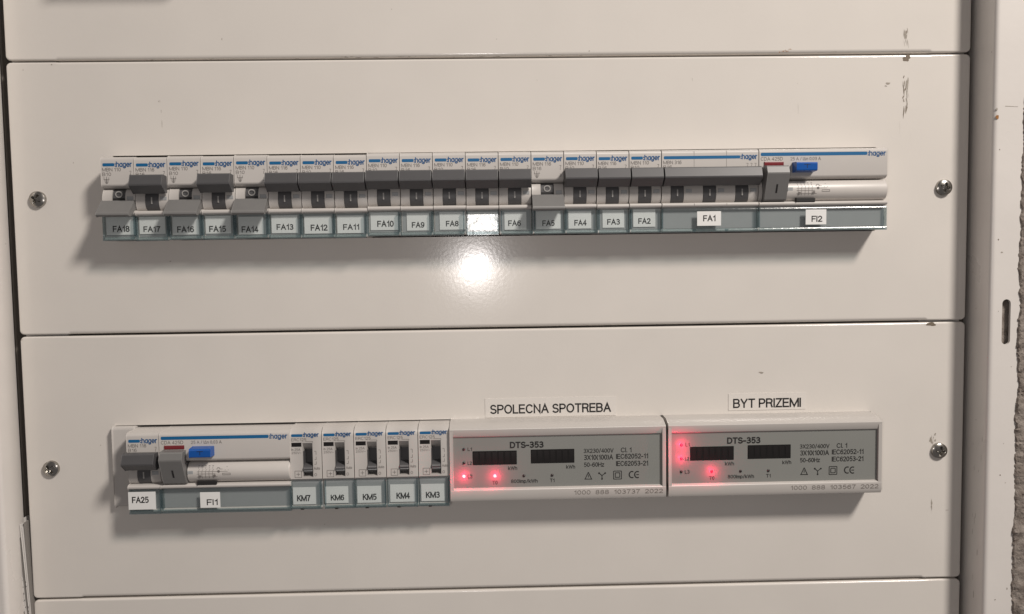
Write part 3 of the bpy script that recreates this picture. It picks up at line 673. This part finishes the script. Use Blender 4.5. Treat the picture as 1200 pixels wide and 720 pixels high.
def rcd(txt, xc, zc, lab, tagr, txr):
    t = thing('residual_current_breaker', lab, 'breaker', xc, 0, zc, 'residual current breakers')
    L = -RHW
    hb = link('housing', cached(('rb',), rcd_body), 'body', t)
    link('brand_bar', cached(('rbb',), lambda: MB().flat(rrect(L+.9, RHW-11.2, 17.95, 19.75, .6, 3), 15.05).mesh('brand_bar', solid=False, smooth=0)), 'blue', hb)
    lettering(hb, ':hager', RHW-10.9, RHW-1.0, 16.8, 20.4, 15.06, 'blue2', .045, 'brand_lettering')
    lettering(hb, 'CDA 425D', L+.9, L+12.9, 15.5, 17.4, 15.05, 'print', 0, 'type_lettering')
    lettering(hb, '25 A / I∆n 0,03 A', L+17.1, L+33.6, 15.3, 17.3, 15.05, 'print', 0, 'rating_lettering')
    link('red_indicator', cached(('ri',), lambda: MB().box(L+2.8, L+13.4, 14.5, 15.35, 12.7, 14.8).bevel(.2, 2).mesh('red_indicator')), 'red', t)
    btn = link('test_button', cached(('tb',), lambda: MB().prism([(14.8, 8.9), (20.6, 9.2), (21.0, 9.8), (21.0, 13.3), (20.5, 13.8), (14.8, 14.2)], L+18.1, L+29.5).bevel(.22, 2).mesh('test_button', smooth=.6, hard=.4)), 'bluebtn', t)
    link('button_mark', cached(('bm',), lambda: MB().line(L+22.2, 12.6, L+25.6, 12.6, .3, 21.06).line(L+23.9, 12.6, L+23.9, 10.6, .3, 21.06).mesh('button_mark', solid=False, smooth=0)), 'black', btn)
    link('barrel', cached(('rba',), lambda: MB().prism([(BACK+4, 5.0)]+arc(10.9, -.7, 5.4, 5.7, 90, -90, 20)+[(BACK+4, -6.4)], L+14.9, RHW-.1).bevel(.7, 3, lambda e: abs(e.verts[0].co.x-e.verts[1].co.x) < 1e-7 and e.verts[0].co.x > (RHW-.3)*MM).mesh('barrel', smooth=.6)), 'barrel', t)
    link('cheek', cached(('rch',), lambda: MB().prism(barrel_prof(11.6, 3.0), L+.05, L+2.0).mesh('cheek', smooth=.6)), 'body', t)
    tg = link('toggle', cached(('rtg',), lambda: MB().prism([(15.4, 12.4), (19.6, 12.3), (20.6, 11.8), (21.9, 8.4), (21.8, 7.6), (16.6, -5.4), (15.6, -6.2), (4, -6.2), (4, 4.9), (15.4, 5.2)], L+2.2, L+14.4).bevel(.22, 2).mesh('toggle', smooth=.6, hard=.45)), 'rocker', t)
    sl = (21.8-16.6)/(7.6+5.4)
    PP = lambda z: 16.6+(z+5.4)*sl+.08
    link('position_mark', cached(('rpm',), lambda: MB().line(L+8.3, 2.3, L+8.3, -2.2, .95, PP).mesh('position_mark', solid=False, smooth=0)), 'slot', tg)
    link('circuit_diagram', cached(('dia',), diagram), 'print', t)
    link('earth_window', cached(('ew',), lambda: MB().box(L+15.2, L+18.1, 15.2, 16.35, -1.0, .9).bevel(.2, 1).mesh('earth_window')), 'holder', t)
    link('dark_slot', cached(('bs',), lambda: MB().box(L+20.0, L+30.4, 14.6, 16.0, -7.1, -4.9).bevel(.25, 1).mesh('dark_slot')), 'slot', t)
    link('label_holder', cached(('rlh',), lambda: MB().box(L+.6, RHW-.6, 12.25, 12.45, -20.3, -9.3).mesh('label_holder')), 'holder', t)
    name_tag(t, txt, *tagr, 15.42, txr[:2], txr[2:])
    cv = link('clear_cover', cached(('rcv',), lambda: cover_mesh(RHW-.15)), 'clear', t)
    link('cover_rim', cached(('rrm',), lambda: rim_mesh(RHW-.1)), 'rim', cv)
    return t
xc = X0+17.6*22; zc = 74.3
rcd('FI2', xc, zc, 'wide leakage breaker with paper tag FI2, blue test button, end of long row', (167.5-xc, 178.8-xc, 55.1-zc, 63.2-zc), (170.7-xc, 176.6-xc, 56.5-zc, 59.8-zc))
xc2 = -202.9+17.7+35.2; zc2 = -74.5
rcd('FI1', xc2, zc2, 'wide leakage breaker with paper tag FI1, blue test button, beside the contactors', (-164.1-xc2, -153.3-xc2, -94.3-zc2, -85.7-zc2), (-160.6-xc2, -154.7-xc2, -92.9-zc2, -89.6-zc2))
xcb = -202.9+8.8; zcb = -74.6
xa, zb = at(150, 577, 15.4); xb, za = at(183, 597, 15.4); t0, tz1 = at(154.5, 582.5, 15.4); t1, tz0 = at(174.5, 589.5, 15.4)
breaker('FA25', xcb, zcb, True, '116', 'B16', 'single circuit breaker with paper tag FA25, beside the white blanking strip', (xa-xcb, xb-xcb, za-zcb, zb-zcb), (t0-xcb, t1-xcb, tz0-zcb, tz1-zcb), True, 0.0)

# ------------------------------------------------------------------ contactors
def contactor_body():
    hw = 8.56; b = MB(); a, c = -1.75, 3.7
    prof = [(BACK, 22.2), (8.0, 22.2), (10.6, 21.8), (12.7, 20.6), (13.8, 19.0), (14.0, 17.6), (14.0, -5.6), (13.6, -6.0), (12.4, -6.2), (12.2, -20.6), (12.8, -21.4), (12.8, -22.0), (BACK, -22.0)]
    notch = [(BACK, 22.2), (8.0, 22.2), (10.6, 21.8), (12.7, 20.6), (13.8, 19.0), (14.0, 17.6), (14.0, 14.3), (11.2, 11.2), (9.4, 10.4), (7.5, 9.5), (7.5, -4.4), (14.0, -4.7), (14.0, -5.6), (13.6, -6.0), (12.4, -6.2), (12.2, -20.6), (12.8, -21.4), (12.8, -22.0), (BACK, -22.0)]
    b.prism(prof, -hw, a); b.prism(notch, a, c); b.prism(prof, c, hw)
    b.bevel(.28, 2, outer_edges(hw))
    return b.mesh('housing', smooth=.55)
def cprint():
    b = MB(); p = 14.06; hw = 8.56
    x = -hw+4.1                                        # boxed plus
    for q in ((x-1.8, -1.2, x+1.8, -1.2), (x-1.8, -4.8, x+1.8, -4.8), (x-1.8, -1.2, x-1.8, -4.8), (x+1.8, -1.2, x+1.8, -4.8), (x-1.0, -3, x+1.0, -3), (x, -2.0, x, -4.0)):
        b.line(*q, .24, p)
    xr = hw-3.0                                        # bracket on the right
    for q in ((xr-1.0, 9.6, xr, 9.6), (xr, 9.6, xr, 7.6), (xr, 6.6, xr, 4.9), (xr-.9, 5.0, xr, 5.0), (xr, 4.0, xr, 2.4), (xr-1.0, 2.4, xr, 2.4)): b.line(*q, .22, p)
    for q in ((-hw+8.6, 15.1, -hw+12.4, 15.1), (-hw+12.4, 15.1, -hw+12.4, 14.4)): b.line(*q, .2, p)
    return b.mesh('symbol', solid=False, smooth=0)
def contactor(txt, xc, zc, lab, tg_, tx_, yaw):
    hw = 8.56
    t = thing('contactor', lab, 'contactor', xc, 0, zc, 'modular contactors')
    hb = link('housing', cached(('cb',), contactor_body), 'body', t)
    link('brand_bar', cached(('cbb',), lambda: MB().flat(rrect(-hw+.9, -hw+7.0, 17.7, 19.2, .5, 3), 14.08).mesh('brand_bar', solid=False, smooth=0)), 'blue', hb)
    lettering(hb, ':hager', -hw+7.3, hw-1.2, 16.9, 20.2, 14.1, 'blue2', .04, 'brand_lettering')
    lettering(hb, 'ERC125', -hw+.8, -hw+9.0, 15.3, 17.0, 14.06, 'print', 0, 'type_lettering')
    link('rating_plate', cached(('crp',), lambda: MB().box(-hw+.9, -hw+6.3, 13.9, 14.12, 12.3, 14.5).mesh('rating_plate')), 'window', t)
    lettering(hb, 'In 25A', -hw+.8, -hw+5.6, 10.0, 11.4, 14.06, 'print', 0, 'rating_lettering')
    lettering(hb, '250V~', -hw+.8, -hw+6.2, 8.3, 9.5, 14.06, 'print', 0, 'rating_lettering')
    lettering(hb, 'Auto', hw-4.4, hw-1.1, -.6, .9, 14.06, 'print', 0, 'switch_lettering')
    lettering(hb, '0', hw-4.2, hw-2.9, -4.2, -2.6, 14.06, 'print', 0, 'switch_lettering')
    link('symbol', cached(('cpr',), cprint), 'print', hb)
    link('recess', cached(('crc',), lambda: MB().box(-1.7, 3.65, 7.4, 7.8, -4.3, 9.4).box(-1.72, -1.4, 7.4, 13.2, -4.3, 9.4).mesh('recess')), 'toggle', t)
    sw = link('selector', cached(('csw',), lambda: MB().prism([(7.9, 2.2), (13.4, 1.4), (14.6, .6), (14.8, -.4), (13.9, -.7), (13.0, -2.6), (7.9, -3.6)], -1.4, 3.4).bevel(.3, 2).mesh('selector', smooth=.6)), 'toggle', t)
    link('selector_mark', cached(('csm',), lambda: MB().box(-1.3, 3.3, 14.0, 14.15, -1.35, -.85).mesh('selector_mark')), 'holder', sw)
    link('label_holder', cached(('clh',), lambda: MB().box(-hw+.4, hw-.4, 12.25, 12.5, -20.4, -6.5).mesh('label_holder')), 'holder', t)
    name_tag(t, txt, *tg_, 12.85, tx_[:2], tx_[2:])
    cv = link('clear_cover', cached(('ccv',), lambda: MB().prism([(14.3, -6.5), (14.5, -6.9), (14.1, -22.0), (13.4, -22.0), (13.7, -6.5)], -hw+.2, hw-.2).bevel(.2, 1).mesh('clear_cover', smooth=.6, hard=.35)), 'clear', t)
    cv.rotation_euler.z = yaw
    def crim():
        b = MB(); q = hw-.15
        b.prism([(14.3, -20.6), (14.4, -22.4), (12.9, -22.4), (12.9, -22.05), (14.2, -22.0), (14.05, -20.6)], -q, q)
        b.box(-q, -q+.7, 12.5, 14.35, -20.5, -7.0); b.box(q-.7, q, 12.5, 14.35, -20.5, -7.0)
        return b.mesh('cover_rim', smooth=.5)
    link('cover_rim', cached(('crm',), crim), 'rim', cv)
    link('cover_catch', cached(('cct',), lambda: MB().box(-2.9, -1.2, 13.9, 14.6, -22.7, -22.0).bevel(.15, 1).mesh('cover_catch')), 'slot', cv)
    return t
KX = -115.2
KM = [('KM7', 341.5, 370.5, 571.5, 591, 348, 364, 580.5, 587.5), ('KM6', 380, 408.5, 570.5, 589.5, 387.5, 403.5, 580, 586.5), ('KM5', 418.5, 447, 570, 589, 425, 441.5, 579, 586), ('KM4', 457, 486.5, 568, 588, 464.5, 480.5, 577.5, 584.5), ('KM3', 493.5, 521, 567.5, 587, 499, 515.5, 576.5, 583.5)]
for i, (nm, a, b_, y0, y1, ta, tb, ty0, ty1) in enumerate(KM):
    xc = KX+17.5*(i+.5); zc = -74.2+.05*i; p = 12.85
    xa, zb = at(a, y0, p); xb, za = at(b_, y1, p); t0, tz1 = at(ta, ty0, p); t1, tz0 = at(tb, ty1, p)
    contactor(nm, xc, zc, 'narrow contactor with dark selector switch and paper tag %s' % nm, (max(xa-xc, -8.0), min(xb-xc, 8.0), max(za-zc, -20.4), zb-zc), (t0-xc, t1-xc, tz0-zc, tz1-zc), yr.choice((-1, 1))*yr.uniform(.01, .05))

# ------------------------------------------------------------------ energy meters
MW = 59.4
PLX0, PLX1, PLZ0, PLZ1 = -57.6, 57.4, -12.9, 15.4
def meter_body():
    """bezel ring round a recessed plate"""
    b = MB()
    top = [(BACK, 22.2), (2.0, 22.2), (9.0, 22.0), (15.0, 19.8), (15.6, 19.2), (14.95, PLZ1+.1), (14.7, PLZ1-.25), (13.6, PLZ1-.9), (BACK, PLZ1-.9)]
    bot = [(BACK, PLZ0-.9), (13.6, PLZ0-.9), (13.6, PLZ0-.4), (15.4, PLZ0-1.2), (15.7, PLZ0-1.7), (15.7, -18.6), (14.8, -20.6), (10, -21.6), (BACK, -21.8)]
    b.prism(top, -MW, MW); b.prism(bot, -MW, MW)
    side = [(BACK, 18), (15.58, 18), (15.58, -17), (BACK, -17)]
    b.prism(side, -MW, PLX0); b.prism(side, PLX1, MW)
    b.bevel(.9, 3, lambda e: all(abs(abs(v.co.x)-MW*MM) < 1e-6 for v in e.verts) and (abs(e.verts[0].co.y-e.verts[1].co.y) > 1e-6 or abs(e.verts[0].co.y) > 12*MM))
    return b.mesh('case', smooth=.5)
def meter_symbols(px):
    b = MB(); p = 14.08
    def P(x, y): return px(x, y)
    for (x0, y0, x1, y1, t) in ((685.5, 562, 689.5, 553.5, .42), (689.5, 553.5, 693.5, 562, .42), (685, 561.6, 694, 561.6, .42), (689.5, 556.5, 689.5, 559.6, .35),
                                (705.5, 562, 705.5, 557.5, .42), (705.5, 557.5, 701.7, 554.3, .42), (705.5, 557.5, 709.4, 554.3, .42)):
        a = P(x0, y0); c = P(x1, y1); b.line(a[0], a[1], c[0], c[1], t, p+.002*((x0*7) % 5))
    for x, y in ((702, 554.6), (709.2, 554.6), (705.5, 561.3)): a = P(x, y); b.ring(a[0], a[1], .5, .02, p+.03, 8)
    for ro in (4.6, 2.6):
        c0 = P(723.7-ro, 556.8-ro); c1 = P(723.7+ro, 556.8+ro)
        for q in ((c0[0], c0[1], c1[0], c0[1]), (c0[0], c1[1], c1[0], c1[1]), (c0[0], c0[1], c0[0], c1[1]), (c1[0], c0[1], c1[0], c1[1])): b.line(*q, .36, p+.04)
    for cx in (740.6, 747.0):                            # CE
        a = P(cx, 556.3)
        for k in range(14):
            t0, t1 = math.radians(60+240*k/14), math.radians(60+240*(k+1)/14)
            b.line(a[0]+1.55*math.cos(t0), a[1]+1.75*math.sin(t0), a[0]+1.55*math.cos(t1), a[1]+1.75*math.sin(t1), .62, p)
    a = P(745.6, 556.3); c = P(748.6, 556.3); b.line(a[0], a[1], c[0], c[1], .45, p+.03)
    return b.mesh('symbols', solid=False, smooth=0)
MXC, MZC = 31.6, -73.3
def mpx(x, y, p=14.0):
    X, Z = at(x, y, p); return X-MXC, Z-MZC
def meter(xc, zc, label, serial, lit):
    t = thing('energy_meter', label, 'meter', xc, 0, zc, 'energy meters')
    link('case', cached(('mc',), meter_body), 'meter', t)
    pl = link('face_plate', cached(('mp',), lambda: MB().box(PLX0-.4, PLX1+.4, 12.0, 14.0, PLZ0-.5, PLZ1+.4).mesh('face_plate')), 'plate', t)
    def T(s, x0, x1, y0, y1, bold=0.0, m='black'):
        a = mpx(x0, y1); c = mpx(x1, y0); am = mpx(x0, (y0+y1)/2); cm = mpx(x1, (y0+y1)/2)
        hz = abs(mpx(x0, y0)[1]-mpx(x0, y1)[1]); zm = (am[1]+cm[1])/2
        lettering(pl, s, a[0], c[0], zm-hz/2, zm+hz/2, 14.06, m, bold+.025)
    T('DTS-353', 597.5, 637, 517.6, 525.2, .06)
    T('L1', 548, 553, 524.6, 528.6, .01); T('L2', 548, 553, 541, 545, .01); T('L3', 548, 553.5, 556.4, 560.8, .01)
    T('kWh', 595.5, 606, 546.6, 551, .01); T('kWh', 663.5, 674, 545, 549.4, .01)
    T('T0', 577, 583.2, 563.6, 568, .01); T('800imp/kWh', 599, 630, 561.6, 567, .006); T('T1', 644.5, 649.8, 561, 565.2, .01)
    T('3X230/400V', 684, 719, 525.6, 531, .004); T('Cl. 1', 727.5, 740, 524.6, 530.2, .004)
    T('3X10(100)A', 684.5, 718.5, 533, 539.2, .004); T('IEC62052-11', 722, 759.5, 531.8, 537.6, .004)
    T('50-60Hz', 684.5, 708, 542, 547.2, .004); T('IEC62053-21', 722, 759.5, 540.2, 546, .004)
    link('symbols', cached(('ms',), lambda: meter_symbols(mpx)), 'black', pl)
    for k, (x0, x1, y0, y1) in enumerate(((554, 605.5, 528.2, 545.2), (622.2, 673, 526.4, 543))):
        a = mpx(x0, y1); c = mpx(x1, y0); z0 = a[1]; z1 = c[1]
        # keep the windows level
        zc_ = (z0+z1)/2; hh = 3.85; wd = (c[0]-a[0])/2; xm = (a[0]+c[0])/2
        d = link('register_window', MB().extrude(rrect(xm-wd, xm+wd, zc_-hh, zc_+hh, .2, 2), 13.6, 14.12).mesh('register_window'), 'window', t)
        for j in range(7):
            xw = xm-wd+wd*2*(j+.5)/7
            link('number_wheel', MB().prism([(14.0, zc_-hh+.7)]+[(14.16+.12*math.sin(math.pi*q/6), zc_-hh+.7+(2*hh-1.4)*q/6) for q in range(7)]+[(14.0, zc_+hh-.7)], xw-wd/7*.72, xw+wd/7*.72).mesh('number_wheel'), 'wheel', d)
    holes = {'L1': (543.5, 526.8), 'L2': (543.7, 543), 'L3': (543.7, 558.4), 'T0': (580, 558), 'imp': (614, 557.7), 'T1': (647, 557.1)}
    for k, (x, y) in holes.items():
        a = mpx(x, y); s = lit.get(k)
        m = 'led_off' if not s else ('led_bright' if s[0] > 1 else 'led_red')
        o = link('indicator_light', MB().dome(a[0], a[1], .85, 13.9, .7).mesh('indicator_light', smooth=.9), m, t)
        if s:
            l = bpy.data.lights.new('indicator_glow', 'POINT'); l.energy = s[1]*GLOW; l.color = (1.0, 0.02, 0.09); l.shadow_soft_size = .0004
            lo = bpy.data.objects.new('indicator_glow', l); COL.objects.link(lo); lo.parent = o; lo.location = (a[0]*MM, -17.6*MM, a[1]*MM)
    sx0, sz0 = mpx(673, 579.5, 15.7); sx1, _ = mpx(777, 579.5, 15.7)
    lettering(t, serial, sx0, sx1, -17.9, -15.5, 15.76, 'engrave', .02, 'serial_number')
    return t
GLOW = 0.0026
M['engrave'] = mat('engraved_print', (0.20, 0.18, 0.165), 0.5)
meter(MXC, MZC, 'energy meter DTS-353 beside the contactors with L3 and T0 lit, under SPOLECNA SPOTREBA', '1000  888  103737  2022', {'L3': (2, 1.2), 'T0': (2, 1.2)})
meter(151.7, -73.2, 'energy meter DTS-353 with L1, L2 and T0 glowing red, under BYT PRIZEMI', '1000  888  103567  2022', {'L1': (1, 1.3), 'L2': (1, 1.1), 'T0': (1, 1.1)})

# ------------------------------------------------------------------ small things
def sticker(x0, x1, y0, y1, s, tx, label):
    a = at(x0, (y0+y1)/2+.7, 0); c = at(x1, (y0+y1)/2-.7, 0); zc = (a[1]+c[1])/2; hh = 5.6
    hh = abs(at(600, y0, 0)[1]-at(600, y1, 0)[1])/2
    o = link('name_sticker', MB().extrude([(a[0], zc-hh), (c[0], zc-hh+.1), (c[0], zc+hh), (a[0], zc+hh-.1)], 0.02, .26).mesh('name_sticker', smooth=0), 'sticker')
    t0, z1 = at(tx[0], tx[2], .15); t1, z0 = at(tx[1], tx[3], .15)
    zz = (z0+z1)/2; th = abs(at(600, tx[4], 0)[1]-at(600, tx[5], 0)[1])/2
    lettering(o, s, t0, t1, zz-th, zz+th, .31, 'black', .035)
    tag(o, label, 'sticker', 'printed name stickers on the panel')
sticker(568.5, 722, 465.8, 488.2, 'SPOLECNA SPOTREBA', (574.5, 716, 474.4, 483, 472.6, 483.5), 'long printed sticker reading SPOLECNA SPOTREBA above a meter')
sticker(853.5, 944, 460.5, 480.5, 'BYT PRIZEMI', (859, 938.5, 469.4, 475.2, 467.2, 478.2), 'short printed sticker reading BYT PRIZEMI above a meter')

# white blanking strip left of FA25
b = MB().prism([(-8, -51.5), (2.4, -51.5), (3.4, -52.6), (3.6, -95.2), (2.8, -96.6), (-8, -96.6)], -216.0, -203.6)
o = link('blanking_strip', b.bevel(.8, 3).mesh('blanking_strip', smooth=.6), 'body'); tag(o, 'plain white blanking strip filling the panel slot beside breaker FA25', 'blank')

# unit in the panel above (only its shadow reaches the picture)
t = thing('rail_module', 'grey rail-mounted unit in the panel above the long breaker row', 'module', -185, 0, 224.2)
link('housing', MB().prism([(BACK, 22), (14, 22), (21, 18), (23, 12), (23, -20), (21.5, -22), (BACK, -22)], -31, 31).bevel(.6, 2).mesh('housing', smooth=.6), 'body', t)
link('front_label', MB().box(-26, 26, 22.9, 23.1, -4, 9).mesh('front_label'), 'paper', t)

# folded papers wedged between side lip and panel
t = thing('folded_papers', 'wad of folded printed papers wedged in the gap beside the panel edge', 'papers', -268, 0, -160)
rn = random.Random(12)
for i in range(7):
    b = MB(); k = i/6
    xt = -3.9+4.6*k; xb_ = .0+1.9*k; zt = 56.5+rn.uniform(-2.2, 1.6)-abs(k-.4)*3; pf = 7.2-4.2*k+rn.uniform(-.3, .3)
    n = 8; F, B = [], []
    for j in range(n+1):
        s = j/n; z = -45+(zt+45)*s; x = xb_-(xb_-xt)*max(0, s-.25)/.75+.15*math.sin(5*s+i); p1 = pf*(.25+.75*s)
        F.append([b.v(x, p1, z), b.v(x+.22, p1, z)]); B.append([b.v(x, -14, z), b.v(x+.22, -14, z)])
    for j in range(n):
        for q in ((F[j][0], F[j][1], F[j+1][1], F[j+1][0]), (B[j][0], B[j][1], B[j+1][1], B[j+1][0]), (F[j][0], F[j+1][0], B[j+1][0], B[j][0]), (F[j][1], F[j+1][1], B[j+1][1], B[j][1])): b.bm.faces.new(q)
    b.bm.faces.new((F[0][0], F[0][1], B[0][1], B[0][0])); b.bm.faces.new((F[n][0], F[n][1], B[n][1], B[n][0]))
    sh = link('sheet', b.mesh('sheet', smooth=.5), 'sheet' if i % 3 else 'sheet2', t)
    if i in (1, 2, 4):
        for q in range(16):
            s = .30+.45*rn.random() if i != 2 else .2+.62*q/16; z = -45+(zt+45)*s; x = xb_-(xb_-xt)*max(0, s-.25)/.75+.15*math.sin(5*s+i); p1 = pf*(.25+.75*s)+.06; hh = rn.uniform(.2, .9)
            link('print', MB().flat([(x-.03, z), (x+.27, z), (x+.27, z+hh), (x-.03, z+hh)], p1).mesh('print', solid=False, smooth=0), 'black', sh)
